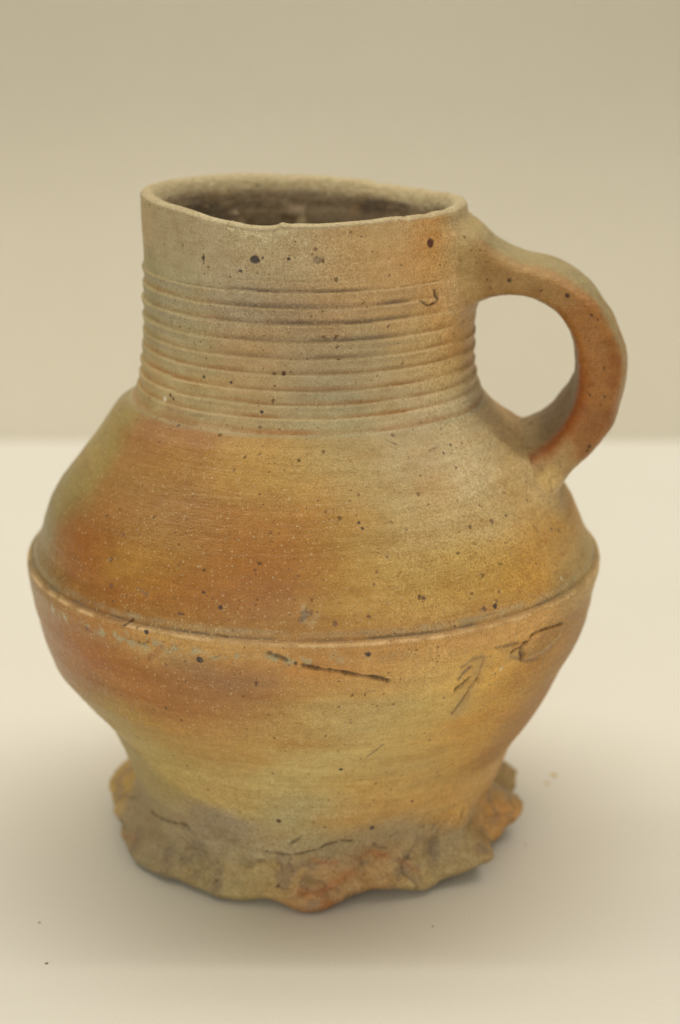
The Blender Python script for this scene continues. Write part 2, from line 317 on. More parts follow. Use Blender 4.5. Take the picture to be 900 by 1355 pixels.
# neck rings
zw = zg + .00022 * noise(P0, (35, 35, 5), 8) + .0001 * noise(P0, (140, 140, 60), 9)
kk = np.clip(np.searchsorted(-LIPS, -zw, side='right') - 1, -1, len(LIPS) - 1)     # ring whose top lip is just above
inr = (kk >= 0) & (zw > .1195)
ks = np.maximum(kk, 0)
low = np.append(LIPS[1:], .1200)[ks]
tr = np.clip((LIPS[ks] - zw) / (LIPS[ks] - low), 0, 1)
ring = np.where(tr < .10, -.55 + 1.55 * smooth(0, .10, tr), np.cos(math.pi * np.clip((tr - .10) / .85, 0, 1) ** .85) * .8 + .2)
ring = np.where(tr > .93, -.6, ring)
amp = np.array([.00026, .00044, .00046, .00046, .00045, .00042, .00042, .00040, .00038, .00022])[ks]
amp = amp * (1 + .45 * noise(P0, (70, 70, 240), 10) + .25 * noise(P0, (300, 300, 500), 11))
fade = np.ones_like(tg)
top2 = ks <= 2
fade = np.where(top2, 1 - smooth(-41, -37, tg) * (tg < 60), fade)
fade = np.where(ks == 0, fade * smooth(-125, -112, tg) * (1 - smooth(-75, -60, tg)), fade)
fade = np.where((ks > 2) & (ks < 5), 1 - .75 * smooth(-36, -26, tg) * (tg < 30), fade)
ringm = np.where(inr, fade, 0)
disp += ring * amp * ringm * .98

# scars, scratches and tool marks
rho_deg = np.maximum(rg, .02) * math.pi / 180
slope = np.hypot(1, np.interp(Z_OUT, .5 * (arc_z[1:] + arc_z[:-1]), np.diff(arc_r) / np.diff(arc_z)))[:, None]
mark_w = []
for pts, width, depth, colour, alpha in MARKS:
    pts = np.array(pts, float)
    t0, t1 = pts[:, 0].min() - 6, pts[:, 0].max() + 6
    z0, z1 = pts[:, 1].min() / 1000 - .004, pts[:, 1].max() / 1000 + .004
    ci = np.where((THETA > t0) & (THETA < t1))[0]
    ri = np.where((Z_OUT > z0) & (Z_OUT < z1))[0]
    if not len(ci) or not len(ri):
        continue
    sl = (slice(ri[0], ri[-1] + 1), slice(ci[0], ci[-1] + 1))
    X = tg[sl] * rho_deg[sl]
    Y = Z_OUT[sl[0]][:, None] * np.ones((1, X.shape[1]))
    sc = slope[sl[0]]
    wob = .00018 * noise(P0[sl], 1500, 21) + .0002 * noise(P0[sl], 600, 22)
    best = np.full(X.shape, 9.0)
    for a, b in zip(pts[:-1], pts[1:]):
        ra = rho_deg[sl]
        ax_, ay = a[0] * ra, a[1] / 1000
        bx, by = b[0] * ra, b[1] / 1000
        vx, vy = bx - ax_, (by - ay) * sc
        wx, wy = X - ax_, (Y - ay) * sc
        t = np.clip((wx * vx + wy * vy) / (vx * vx + vy * vy + 1e-12), 0, 1)
        best = np.minimum(best, np.hypot(wx - t * vx, wy - t * vy))
    best = best + wob
    w = width / 1000 * .62
    g = np.exp(-(np.maximum(best, 0) / w) ** 2)
    disp[sl] -= depth / 1000 * 1.0 * g
    if colour in (0, 1):
        disp[sl] += depth / 1000 * .34 * np.exp(-((best - 2.0 * w) / w) ** 2)
    mark_w.append((sl, g, colour, alpha))
for th0, z0, rad, kind in SPOTS:
    pass

# pinched foot ring: the lowest rows swing out to the frilled edge
fr = per(THETA, FOOT_R)[None, :]
fl = np.maximum(per(THETA, FOOT_LIFT)[None, :] * 1.1, 0)
ft = per(THETA, FOOT_TOP)[None, :]
edge_noise = .0004 * fbm(np.stack([cosT * .05, sinT * .05, 0 * cosT], -1), 160, 3, 31)
fr = fr + edge_noise
Z_TOP = .0205
zn = np.clip(zg / Z_TOP, 0, 1)
# profile of the ring: from the wall at z=Z_TOP, concave press, out to the edge, rounded, then under
edge_z = fl + .0022
zr = edge_z + (Z_TOP - edge_z) * zn                   # heights of the ring rows at this angle
q = (ft - zr) / np.maximum(ft - edge_z, 1e-4)
flare = np.where(zr > ft, .10 * smooth(Z_TOP, 0, Z_TOP - (zr - ft)) * 0, 0)
s = np.clip((zr - edge_z) / np.maximum(ft * 1.45 - edge_z, 1e-4), 0, 1)
prof = 1 - s ** .75
prof = prof * prof * (3 - 2 * prof) * .55 + prof * .45
infoot = zg < Z_TOP
base_r = wall_radius(tg, np.maximum(zr, .0))
foot_r = base_r + (fr - base_r) * prof
wn = smooth(Z_TOP, Z_TOP * .55, zg)
zg = np.where(infoot, zr, zg)
rg = np.where(infoot, foot_r, rg)
Pf = place(rg, zg, tg)
lump = .0013 * noise(Pf, (85, 85, 120), 33) + .0008 * noise(Pf, (210, 210, 160), 34) + .00035 * noise(Pf, 480, 35) + .00016 * noise(Pf, 1100, 38)
crk = np.abs(fbm(Pf, (70, 70, 130), 3, 36))
crease = np.exp(-(crk / .05) ** 2) * smooth(.05, .5, noise(Pf, 90, 37)) * smooth(.021, .014, Pf[..., 2])
lump = lump - .0006 * crease
disp += np.where(infoot, lump * wn * (1 - .6 * smooth(.006, .002, zg)), 0)
# thumb presses between the lobes
for a, z0, wa, wz, d in ((-148, .009, 7, .004, -.0010), (-127, .008, 5, .003, -.0006), (-104, .008, 4, .004, -.0009), (-72, .008, 8, .004, -.0010), (-50, .010, 4, .004, -.0012),
                         (-24, .011, 5, .005, -.0022), (-40, .009, 3.5, .004, .0010), (-10, .009, 4, .004, .0008), (10, .012, 5, .005, -.0015), (-90, .006, 7, .003, .0008), (-178, .010, 4, .004, -.0016), (-165, .010, 6, .003, .0009)):
    disp += d * np.exp(-(adiff(tg, a) / wa) ** 2 - ((zg - z0) / wz) ** 2)

rg = rg + disp
P = place(rg, zg, tg)
# lute the handle in
dh = handle_sdf(P)
hh = np.maximum(KB - np.maximum(dh, 0), 0)
push = hh * hh / (4 * KB)
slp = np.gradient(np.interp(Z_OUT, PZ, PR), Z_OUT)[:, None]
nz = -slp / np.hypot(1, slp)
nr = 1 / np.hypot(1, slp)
push = push * (1 - smooth(.160, .1675, Z_OUT)[:, None] * .9)
P[..., 0] += push * nr * cosT
P[..., 1] += push * nr * sinT
P[..., 2] += push * nz
handle_near = hh / KB

# ------------------------------------------------------------------ colour of the fired clay with some baked-in shading, point by point
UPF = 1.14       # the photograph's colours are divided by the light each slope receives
PALETTE = {0: (66, 54, 40), 1: (100, 88, 62), 2: (186, 168, 118), 3: (142, 88, 46), 4: (116, 97, 74), 5: (156, 88, 42)}
LIGHT = srgb((216, 205, 172)) * 1.05        # what a white card would show where the jug stands


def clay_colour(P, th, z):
    """surface colours estimated round the jug, some edge shading included, blended and broken up by noise"""
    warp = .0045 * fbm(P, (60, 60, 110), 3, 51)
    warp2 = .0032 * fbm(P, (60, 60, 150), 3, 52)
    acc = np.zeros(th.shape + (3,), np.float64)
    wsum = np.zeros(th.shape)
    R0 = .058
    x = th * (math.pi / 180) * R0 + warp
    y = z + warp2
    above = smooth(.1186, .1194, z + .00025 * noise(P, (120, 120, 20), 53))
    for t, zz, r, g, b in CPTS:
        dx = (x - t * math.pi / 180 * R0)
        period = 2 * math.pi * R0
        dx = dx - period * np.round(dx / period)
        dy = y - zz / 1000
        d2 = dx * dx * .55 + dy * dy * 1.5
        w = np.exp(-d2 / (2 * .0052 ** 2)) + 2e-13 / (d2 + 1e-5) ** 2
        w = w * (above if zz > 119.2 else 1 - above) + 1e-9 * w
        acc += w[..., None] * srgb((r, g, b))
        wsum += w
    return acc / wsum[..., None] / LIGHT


def mixc(c, colour, a):
    a = np.clip(a, 0, 1)[..., None]
    return c * (1 - a) + colour * a


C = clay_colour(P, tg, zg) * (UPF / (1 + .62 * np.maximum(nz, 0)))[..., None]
pal = {k: srgb(v) / LIGHT for k, v in PALETTE.items()}
lum = C.mean(-1, keepdims=True)
C = np.clip(lum + (C - lum) * 1.02, .01, 1) * np.array([1.0, .99, .95])
C *= (lum / lum.mean()) ** .12

# horizontal firing streaks on the wall
st = noise(P, (22, 22, 420), 61) * .5 + noise(P, (40, 40, 900), 62) * .5
C *= (1 + .06 * st * smooth(.02, .035, zg) * (1 - smooth(.112, .118, zg)))[..., None]
orange = srgb((158, 98, 42)) / LIGHT
olive = srgb((160, 142, 96)) / LIGHT
n1 = fbm(P, (70, 70, 190), 3, 63)
C = mixc(C, C * [1.04, .93, .80], .6 * smooth(.05, .6, n1))
C = mixc(C, C * [.97, .99, .97], .6 * smooth(.05, .6, -n1))

# brown firing streaks and clouds
fs2 = fbm(P, (45, 45, 330), 4, 73)
C = mixc(C, C * [.80, .66, .50], .38 * smooth(.05, .55, fs2) * smooth(.025, .04, zg) * (1 - smooth(.117, .119, zg)))
fs3 = fbm(P, (160, 160, 300), 3, 74)
C = mixc(C, C * [1.10, 1.10, 1.12], .5 * smooth(.1, .55, fs3))
C = mixc(C, C * [.88, .82, .74], .5 * smooth(.1, .55, -fs3))
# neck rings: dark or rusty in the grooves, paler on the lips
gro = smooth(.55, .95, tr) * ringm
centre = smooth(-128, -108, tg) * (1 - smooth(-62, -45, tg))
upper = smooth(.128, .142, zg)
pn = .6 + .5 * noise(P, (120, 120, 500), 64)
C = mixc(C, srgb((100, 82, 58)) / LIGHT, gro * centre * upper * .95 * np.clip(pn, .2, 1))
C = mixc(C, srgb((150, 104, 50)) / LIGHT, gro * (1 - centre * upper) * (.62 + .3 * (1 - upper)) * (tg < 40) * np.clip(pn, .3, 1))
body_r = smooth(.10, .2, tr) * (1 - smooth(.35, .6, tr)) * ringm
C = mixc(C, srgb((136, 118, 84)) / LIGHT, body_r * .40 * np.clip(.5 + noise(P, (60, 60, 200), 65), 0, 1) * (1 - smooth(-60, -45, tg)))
lip = (smooth(0, .05, tr) * (1 - smooth(.09, .20, tr))) * ringm  # the lit top edge of each ring, painted paler
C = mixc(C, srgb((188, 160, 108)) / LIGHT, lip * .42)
# pale line at the foot of the neck
pl = np.exp(-((zg - .1196 - .0004 * noise(P, 60, 66)) / .0009) ** 2) * (.5 + .5 * noise(P, (60, 60, 300), 67))
C = mixc(C, srgb((182, 164, 120)) / LIGHT, pl * .40)
# girth ridge: a darker crease, grey crust under the lip on the left
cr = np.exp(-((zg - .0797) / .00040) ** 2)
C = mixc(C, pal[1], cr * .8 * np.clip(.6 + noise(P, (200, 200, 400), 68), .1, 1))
lp = np.exp(-((zg - .0787) / .00035) ** 2)  # highlight along the ridge lip, put into the colour
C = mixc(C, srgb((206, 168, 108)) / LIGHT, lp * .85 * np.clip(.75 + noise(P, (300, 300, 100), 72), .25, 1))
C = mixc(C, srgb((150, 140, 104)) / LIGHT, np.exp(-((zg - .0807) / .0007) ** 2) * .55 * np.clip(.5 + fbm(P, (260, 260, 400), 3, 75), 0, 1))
crust = smooth(.02, .30, fbm(P, (620, 620, 520), 4, 69) + .22 * np.exp(-((zg - .0752) / .0011) ** 2) - .12) * np.exp(-((zg - .0755) / .0020) ** 2)
crust = crust * (smooth(-162, -150, tg) * (1 - smooth(-92, -80, tg)) + .25 * smooth(-92, -80, tg) * (1 - smooth(-72, -66, tg)))
C = mixc(C, srgb((158, 144, 100)) / LIGHT, crust * .8)
disp2 = crust * .00018
glz = np.exp(-((zg - .0770) / .0016) ** 2) * np.exp(-(adiff(tg, -119) / 7) ** 2)
# foot: ash grey with brown cracks and rust
fz = smooth(.021, .012, zg)
fn = fbm(P, 240, 3, 70)
C = mixc(C, pal[4], fz * .55 * smooth(.0, .5, fn))
C = mixc(C, srgb((146, 126, 92)) / LIGHT, fz * .25 * smooth(.0, .5, -fn))
C = mixc(C, srgb((92, 76, 56)) / LIGHT, crease * .45)
rust = smooth(-.1, .4, fbm(P, 200, 3, 71) + .7 * np.exp(-(adiff(tg, -86) / 12) ** 2) * smooth(.0055, .002, zg) - .25)
C = mixc(C, srgb((150, 84, 42)) / LIGHT, rust * smooth(.0080, .003, zg) * .6 * np.exp(-(adiff(tg, -82) / 20) ** 2))

# scars
for sl, g, colour, alpha in mark_w:
    C[sl] = mixc(C[sl], pal[colour], g * alpha)
# iron spots
SPOTC = {4: srgb((124, 104, 78)) / LIGHT, 0: srgb((50, 42, 44)) / LIGHT, 1: srgb((72, 34, 30)) / LIGHT, 2: srgb((98, 66, 50)) / LIGHT, 3: srgb((204, 190, 150)) / LIGHT}
for th0, z0, rad, kind in SPOTS:
    ci = np.where(np.abs(adiff(THETA, th0)) < 4)[0]
    ri = np.where(np.abs(Z_OUT * 1000 - z0) < 3)[0]
    if not len(ci) or not len(ri):
        continue
    sl = (slice(ri[0], ri[-1] + 1), slice(ci[0], ci[-1] + 1))
    dx = (tg[sl] - th0) * rho_deg[sl] * 1000
    dy = (Z_OUT[sl[0]][:, None] * 1000 - z0) * slope[sl[0]]
    d = np.hypot(dx, dy) + .22 * noise(P0[sl], 900, 77) * (rad / 1.0)
    C[sl] = mixc(C[sl], SPOTC[kind], (1 - smooth(rad * .72, rad * 1.12, d)) * (.92 if kind in (0, 1) else .7))

# chip in the rim at the front: bare paler body
chip_edge = .0030 * np.sqrt(np.clip(1 - (adiff(tg, -105.5) / 10.5) ** 2, 0, 1)) * (.75 + .5 * noise(P, (260, 260, 40), 80)) * (1 - .55 * np.exp(-(adiff(tg, -107) / 1.6) ** 2))
chip = smooth(-.00012, .00018, chip_edge - (rim - zg)) * (np.abs(adiff(tg, -105.5)) < 10.5)
C = mixc(C, srgb((190, 172, 124)) / LIGHT * (1 + .25 * noise(P, 900, 82))[..., None], chip * .85)
cd_ = chip * (.00055 + .0002 * noise(P, 700, 83))
P[..., 0] -= cd_ * cosT
P[..., 1] -= cd_ * sinT
P[..., 0] += disp2 * cosT
P[..., 1] += disp2 * sinT
# grey smear high on the back left shoulder
sm = np.exp(-(adiff(tg, 163) / 11) ** 4 - ((zg - .1138) / .0042) ** 4)
P[..., 0] += sm * .0005 * cosT
P[..., 2] += sm * .0003
C = mixc(C, srgb((84, 76, 66)) / LIGHT, sm * .85)
# clay round the handle roots
hn = smooth(.25, .9, handle_near)
C = mixc(C, srgb((156, 136, 94)) / LIGHT, hn * .45 * (.6 + .4 * noise(P, 120, 81)))

# masks for the shader: red = gloss, green = sandy grain, blue = pale specks
grain = smooth(-62, -40, tg) * (tg < 60) * .8 + .2 + .5 * smooth(.05, .5, noise(P, (30, 30, 60), 90))
gloss = np.clip(.35 * (1 - smooth(-95, -70, tg)) * smooth(.03, .05, zg) * (1 - smooth(.118, .122, zg)) + .9 * glz + .1, 0, 1)
specks = np.clip(.55 + .12 * (1 - smooth(-85, -60, tg)) * smooth(.03, .06, zg), 0, 1)
Mk = np.stack([gloss, np.clip(grain, 0, 1), specks * np.ones_like(zg)], -1)

# ------------------------------------------------------------------ lip, inside wall and underside rows
edgeP = P[-1]                       # top outer row
r_top = np.hypot(edgeP[:, 0] - axis_x(edgeP[:, 2]), edgeP[:, 1])
z_top = edgeP[:, 2]
LIPPROF = catmull([(0, 0), (-.0004, .00075), (-.0014, .0012), (-.0026, .0010), (-.0037, .0001), (-.0047, -.0018), (-.0055, -.0048), (-.0060, -.0100), (-.0060, -.0170), (-.0054, -.028), (-.0040, -.040), (-.0010, -.0490), (.0050, -.0580), (.0140, -.0680), (.0220, -.0800), (.0240, -.093), (.0150, -.115), (.000, -.140), (-.015, -.155), (-.0385, -.157)], 300)
# more rows near the rim
tt = np.linspace(0, 1, 300)
fine = np.interp(np.linspace(0, 1, 300), [0, .62, 1], [0, .36, 1])
LIPPROF = np.column_stack([np.interp(fine, tt, LIPPROF[:, k]) for k in (0, 1)])[1:]
ri_ = np.maximum(r_top[None, :] * 1.0 + LIPPROF[:, :1], .0004)
below = smooth(0, -.03, LIPPROF[:, 1:2])
zi_ = z_top[None, :] * (1 - below) + .1675 * below + LIPPROF[:, 1:2]
tgi = np.repeat(TH, len(LIPPROF), 0)
Pi = place(ri_, zi_, tgi)
depth_in = -LIPPROF[:, 1:2] * np.ones_like(tgi)
dn = .0003 * noise(Pi, 110, 100) + .00035 * noise(Pi, (60, 60, 420), 101) * smooth(.003, .008, depth_in) + .00012 * noise(Pi, 800, 102) + .0011 * smooth(.45, .8, noise(Pi, 230, 103)) * smooth(.004, .008, depth_in) * -1
keep = smooth(.0008, .003, np.abs(ri_ - r_top[None, :]))
Pi[..., 0] += dn * keep * cosT
Pi[..., 1] += dn * keep * sinT
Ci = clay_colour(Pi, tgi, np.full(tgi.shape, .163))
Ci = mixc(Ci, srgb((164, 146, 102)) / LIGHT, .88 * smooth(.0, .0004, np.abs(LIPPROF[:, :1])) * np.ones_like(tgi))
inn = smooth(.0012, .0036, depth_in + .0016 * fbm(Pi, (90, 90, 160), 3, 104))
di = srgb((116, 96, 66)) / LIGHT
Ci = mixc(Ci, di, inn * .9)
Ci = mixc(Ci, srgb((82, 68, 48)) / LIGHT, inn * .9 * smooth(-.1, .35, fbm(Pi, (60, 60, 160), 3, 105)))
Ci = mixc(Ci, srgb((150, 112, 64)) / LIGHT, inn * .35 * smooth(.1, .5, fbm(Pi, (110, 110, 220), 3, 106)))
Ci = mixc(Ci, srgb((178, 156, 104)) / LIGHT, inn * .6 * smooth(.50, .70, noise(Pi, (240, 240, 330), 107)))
Mi = np.stack([.1 + 0 * tgi, .6 + 0 * tgi, .3 + 0 * tgi], -1)

# underside: from the ring's edge round and in to the centre
rb = np.hypot(P[0, :, 0] - axis_x(P[0, :, 2]), P[0, :, 1])
zb = P[0, :, 2]
UN = [(-.0001, -.0006), (-.0006, -.0014), (-.0014, -.0020), (-.0026, -.0022), (-.0045, -.0021), (-.0075, -.0016), (-.011, -.0005), (-.016, .0003), (-.030, .0007), (-.0470, .0007)]
UN = catmull([(0, 0)] + UN, 40)[1:][::-1]
ru = np.maximum(rb[None, :] + UN[:, :1], .0004)
wz = smooth(.03, .012, np.abs(UN[:, :1]))
zu = np.maximum(zb[None, :] * wz + .0025 * (1 - wz) + UN[:, 1:2], .00005)
tgu = np.repeat(TH, len(UN), 0)
Pu = place(ru, zu, tgu)
Cu = np.repeat(C[:1], len(UN), 0) * .9
Mu = np.repeat(Mk[:1], len(UN), 0)
nu = len(UN)

PA = np.concatenate([Pu, P, Pi])
CA = np.clip(np.concatenate([Cu, C, Ci]), .01, .9)
MA = np.clip(np.concatenate([Mu, Mk, Mi]), 0, 1)


# ------------------------------------------------------------------ mesh building
def link_grid(name, verts, cols, masks, mat, parent, wrap):
    nr, nc = verts.shape[:2]
    me = bpy.data.meshes.new(name)
    idx = np.arange(nr * nc, dtype=np.int32).reshape(nr, nc)
    if wrap:
        nx = np.roll(idx, -1, 1)
        a, b, c, d = idx[:-1], nx[:-1], nx[1:], idx[1:]
    else:
        a, b, c, d = idx[:-1, :-1], idx[:-1, 1:], idx[1:, 1:], idx[1:, :-1]
    quads = np.stack([a, b, c, d], -1).reshape(-1, 4)
    nf = len(quads)
    me.vertices.add(nr * nc)
    me.vertices.foreach_set('co', verts.reshape(-1).astype(np.float32))
    me.loops.add(nf * 4)
    me.loops.foreach_set('vertex_index', quads.reshape(-1))
    me.polygons.add(nf)
    me.polygons.foreach_set('loop_start', np.arange(0, nf * 4, 4, dtype=np.int32))
    me.polygons.foreach_set('use_smooth', np.ones(nf, dtype=bool))
    me.update(calc_edges=True)
    for nm, arr in (('clay_colour', cols), ('clay_mask', masks)):
        at = me.color_attributes.new(nm, 'FLOAT_COLOR', 'POINT')
        rgba = np.ones((nr * nc, 4), np.float32)
        rgba[:, :3] = arr.reshape(-1, 3)
        at.data.foreach_set('color', rgba.reshape(-1))
    me.materials.append(mat)
    o = bpy.data.objects.new(name, me)
    col.objects.link(o)
    if parent:
        o.parent = parent
    return o


def node(nt, kind, **kw):
    n = nt.nodes.new(kind)
    for k, v in kw.items():
        if k.startswith('i_'):
            key = k[2:]
            n.inputs[int(key) if key.isdigit() else key.replace('_', ' ')].default_value = v
        else:
            setattr(n, k, v)
    return n


def clay_material():
    m = bpy.data.materials.new('salt_glazed_stoneware')
    m.use_nodes = True
    nt = m.node_tree
    L = nt.links.new
    bsdf = nt.nodes['Principled BSDF']
    colr = node(nt, 'ShaderNodeAttribute', attribute_name='clay_colour')
    mask = node(nt, 'ShaderNodeAttribute', attribute_name='clay_mask')
    sep = node(nt, 'ShaderNodeSeparateColor')
    L(mask.outputs['Color'], sep.inputs[0])
    tc = node(nt, 'ShaderNodeTexCoord')

    def mapped(sx, sy, sz):
        mp = node(nt, 'ShaderNodeMapping')
        mp.inputs['Scale'].default_value = (sx, sy, sz)
        L(tc.outputs['Object'], mp.inputs[0])
        return mp.outputs[0]

    def nz(vec, scale, detail=2.0, rough=.5):
        n = node(nt, 'ShaderNodeTexNoise')
        n.inputs['Scale'].default_value = scale
        n.inputs['Detail'].default_value = detail
        n.inputs['Roughness'].default_value = rough
        L(vec, n.inputs['Vector'])
        return n.outputs['Fac']

    def math_(op, a, b=None, c=None, clamp=False):
        n = node(nt, 'ShaderNodeMath', operation=op, use_clamp=clamp)
        for k, v in enumerate((a, b, c)):
            if v is None:
                continue
            if isinstance(v, (int, float)):
                n.inputs[k].default_value = v
            else:
                L(v, n.inputs[k])
        return n.outputs[0]

    def ramp(v, a, b, lo=0.0, hi=1.0):
        n = node(nt, 'ShaderNodeMapRange', interpolation_type='SMOOTHSTEP')
        L(v, n.inputs['Value'])
        n.inputs['From Min'].default_value = a
        n.inputs['From Max'].default_value = b
        n.inputs['To Min'].default_value = lo
        n.inputs['To Max'].default_value = hi
        return n.outputs[0]

    def mix(fac, a, b, blend='MIX'):
        n = node(nt, 'ShaderNodeMix', data_type='RGBA', blend_type=blend)
        for s, v in ((0, fac), (6, a), (7, b)):
            if isinstance(v, (int, float)):
                n.inputs[s].default_value = v
            elif isinstance(v, tuple):
                n.inputs[s].default_value = v
            else:
                L(v, n.inputs[s])
        return n.outputs[2]

    raw = mapped(1, 1, 1)
    c = colr.outputs['Color']
    # fine horizontal brushing
    s1 = nz(mapped(1, 1, 9), 90, 4, .6)
    c = mix(.22, c, mix(ramp(s1, .3, .7), (.80, .74, .66, 1), (1.2, 1.24, 1.3, 1)), 'MULTIPLY')
    # mottling
    s2 = nz(raw, 420, 3, .6)
    c = mix(.35, c, mix(ramp(s2, .3, .7), (.84, .76, .66, 1), (1.16, 1.2, 1.24, 1)), 'MULTIPLY')
    # sandy grain
    g4 = nz(raw, 3600, 1, .5)
    c = mix(.55, c, mix(ramp(g4, .3, .7), (.74, .68, .60, 1), (1.22, 1.26, 1.30, 1)), 'MULTIPLY')
    g1 = nz(raw, 1900, 2, .6)
    gfac = math_('MULTIPLY', sep.outputs[1], .55)
    c = mix(gfac, c, mix(ramp(g1, .28, .72), (.58, .47, .34, 1), (1.36, 1.42, 1.46, 1)), 'MULTIPLY')

    g3 = nz(raw, 2600, 3, .65)

    def specks(scale, keep, size, stretch=1.0):
        v = node(nt, 'ShaderNodeTexVoronoi', feature='F1')
        v.inputs['Scale'].default_value = scale
        L(mapped(1, 1, stretch), v.inputs['Vector'])
        sc = node(nt, 'ShaderNodeSeparateColor')
        L(v.outputs['Color'], sc.inputs[0])
        sel = ramp(sc.outputs[0], keep, keep + .01)
        # each speck its own size
        rad = math_('MULTIPLY', sc.outputs[1], size)
        rad = math_('ADD', rad, size * .35)
        dist = math_('ADD', v.outputs['Distance'], math_('MULTIPLY', math_('SUBTRACT', g3, .5), .55))
        inside = math_('SUBTRACT', rad, dist)
        return math_('MULTIPLY', ramp(inside, -.04, .06), sel), sc.outputs[2]

    pale, pr = specks(620, .60, .15)
    palef = math_('MULTIPLY', pale, math_('MULTIPLY', sep.outputs[2], .8))
    c = mix(palef, c, (.62, .50, .31, 1))
    pale2, pr2 = specks(1150, .52, .25)
    c = mix(math_('MULTIPLY', pale2, math_('MULTIPLY', sep.outputs[2], .8)), c, (.66, .52, .31, 1))
    dark, dr = specks(330, .70, .10, .9)
    c = mix(math_('MULTIPLY', dark, .72), c, mix(dr, (.055, .035, .025, 1), (.17, .075, .04, 1)))
    dark2, dr2 = specks(800, .74, .17)
    c = mix(math_('MULTIPLY', dark2, .75), c, mix(dr2, (.10, .06, .04, 1), (.24, .10, .04, 1)))
    grainy, gr = specks(1500, .80, .28)
    c = mix(math_('MULTIPLY', grainy, math_('MULTIPLY', sep.outputs[1], .45)), c, (.20, .10, .045, 1))
    L(c, bsdf.inputs['Base Color'])

    rr = math_('SUBTRACT', .54, math_('MULTIPLY', sep.outputs[0], .40))
    rr = math_('ADD', rr, math_('MULTIPLY', math_('SUBTRACT', s2, .5), .3))
    L(rr, bsdf.inputs['Roughness'])
    bsdf.inputs['Specular IOR Level'].default_value = .34

    L(math_('ADD', .03, math_('MULTIPLY', sep.outputs[0], .25)), bsdf.inputs['Coat Weight'])
    bsdf.inputs['Coat Roughness'].default_value = .24
    b0 = node(nt, 'ShaderNodeBump')
    b0.inputs['Distance'].default_value = .00034
    b0.inputs['Strength'].default_value = .8
    hgt = math_('ADD', math_('MULTIPLY', g1, .55), math_('MULTIPLY', s2, .7))
    hgt = math_('ADD', hgt, math_('MULTIPLY', nz(mapped(1, 1, 14), 110, 3, .6), .65))
    hgt = math_('ADD', hgt, math_('MULTIPLY', pale, .35))
    hgt = math_('SUBTRACT', hgt, math_('MULTIPLY', dark, .7))
    L(hgt, b0.inputs['Height'])
    L(b0.outputs[0], bsdf.inputs['Normal'])
    L(b0.outputs[0], bsdf.inputs['Coat Normal'])
    return m


CLAY = clay_material()

jug = bpy.data.objects.new('stoneware_jug', None)
col.objects.link(jug)
jug.empty_display_size = .02
jug['label'] = 'orange and olive salt-glazed stoneware jug with ribbed neck, loop handle and pinched foot'
jug['category'] = 'jug'


def row_of(z):
    return nu + int(np.searchsorted(Z_OUT, z))


rows = [('foot_ring', 0, row_of(.0200)), ('belly', row_of(.0200), row_of(.0742)), ('girth_ridge', row_of(.0742), row_of(.0801)),
        ('shoulder', row_of(.0801), row_of(.1193)), ('neck', row_of(.1193), row_of(.1575)), ('rim', row_of(.1575), nu + n_out + 60), ('inner_wall', nu + n_out + 60, len(PA) - 1)]
for nm, a, b in rows:
    link_grid(nm, PA[a:b + 1], CA[a:b + 1], MA[a:b + 1], CLAY, jug, True)

# ------------------------------------------------------------------ the handle
nh, na = 620, 260
D, tan, nor = handle_line(nh)
ang = np.linspace(0, 2 * math.pi, na, endpoint=False)
ca, sa = np.cos(ang), np.sin(ang)
ex = 4.6
rs = (np.abs(ca) ** ex + np.abs(sa) ** ex) ** (-1 / ex)
sx, sy = rs * ca, rs * sa
v = D[:, 4:5] + D[:, 3:4] * sx[None, :]
nn = D[:, 2:3] * sy[None, :]
# outer face crowned, the strap thinner to its edges
nn = nn - .0011 * np.abs(sx[None, :]) ** 2.5 * smooth(0, .9, sy[None, :]) + .0005 * np.abs(sx[None, :]) ** 2 * smooth(0, .9, -sy[None, :])
u = D[:, 0:1] + nn * nor[:, 0:1]
z = D[:, 1:2] + nn * nor[:, 1:2] + twist(D[:, 1:2]) * (v - D[:, 4:5])
# the root wraps round the neck instead of ending in a flat face
u = u - (.0400 - np.sqrt(np.maximum(.0400 ** 2 - v ** 2, 1e-6))) * smooth(.16, .0, np.linspace(0, 1, nh))[:, None]
c_, s_ = math.cos(R(HAZ)), math.sin(R(HAZ))


def from_handle(u, v, z):
    return np.stack([axis_x(z) + u * c_ - v * s_, u * s_ + v * c_, z], -1)


Ph = from_handle(u, v, z)
du = np.gradient(Ph, axis=0)
dv = np.roll(Ph, -1, 1) - np.roll(Ph, 1, 1)
nrm = np.cross(du, dv)
nrm /= np.linalg.norm(nrm, axis=-1)[..., None] + 1e-12
cen = from_handle(D[:, 0:1], D[:, 4:5], D[:, 1:2])
if ((Ph - cen) * nrm).sum() < 0:
    nrm = -nrm
rho = np.hypot(Ph[..., 0] - axis_x(Ph[..., 2]), Ph[..., 1])
thh = np.degrees(np.arctan2(Ph[..., 1], Ph[..., 0] - axis_x(Ph[..., 2])))
slope_h = np.interp(Ph[..., 2], Z_OUT, slp[:, 0])
db = (rho - wall_radius(thh, Ph[..., 2])) / np.hypot(1, slope_h)
hb = np.maximum(KB - np.maximum(db, 0), 0)
pushh = hb * hb / (4 * KB)
dd = .0005 * noise(Ph, 90, 200) + .00028 * noise(Ph, 240, 201) + .00010 * noise(Ph, 700, 202) + .00005 * noise(Ph, 1600, 203)
Ph = Ph + nrm * (dd + pushh)[..., None]

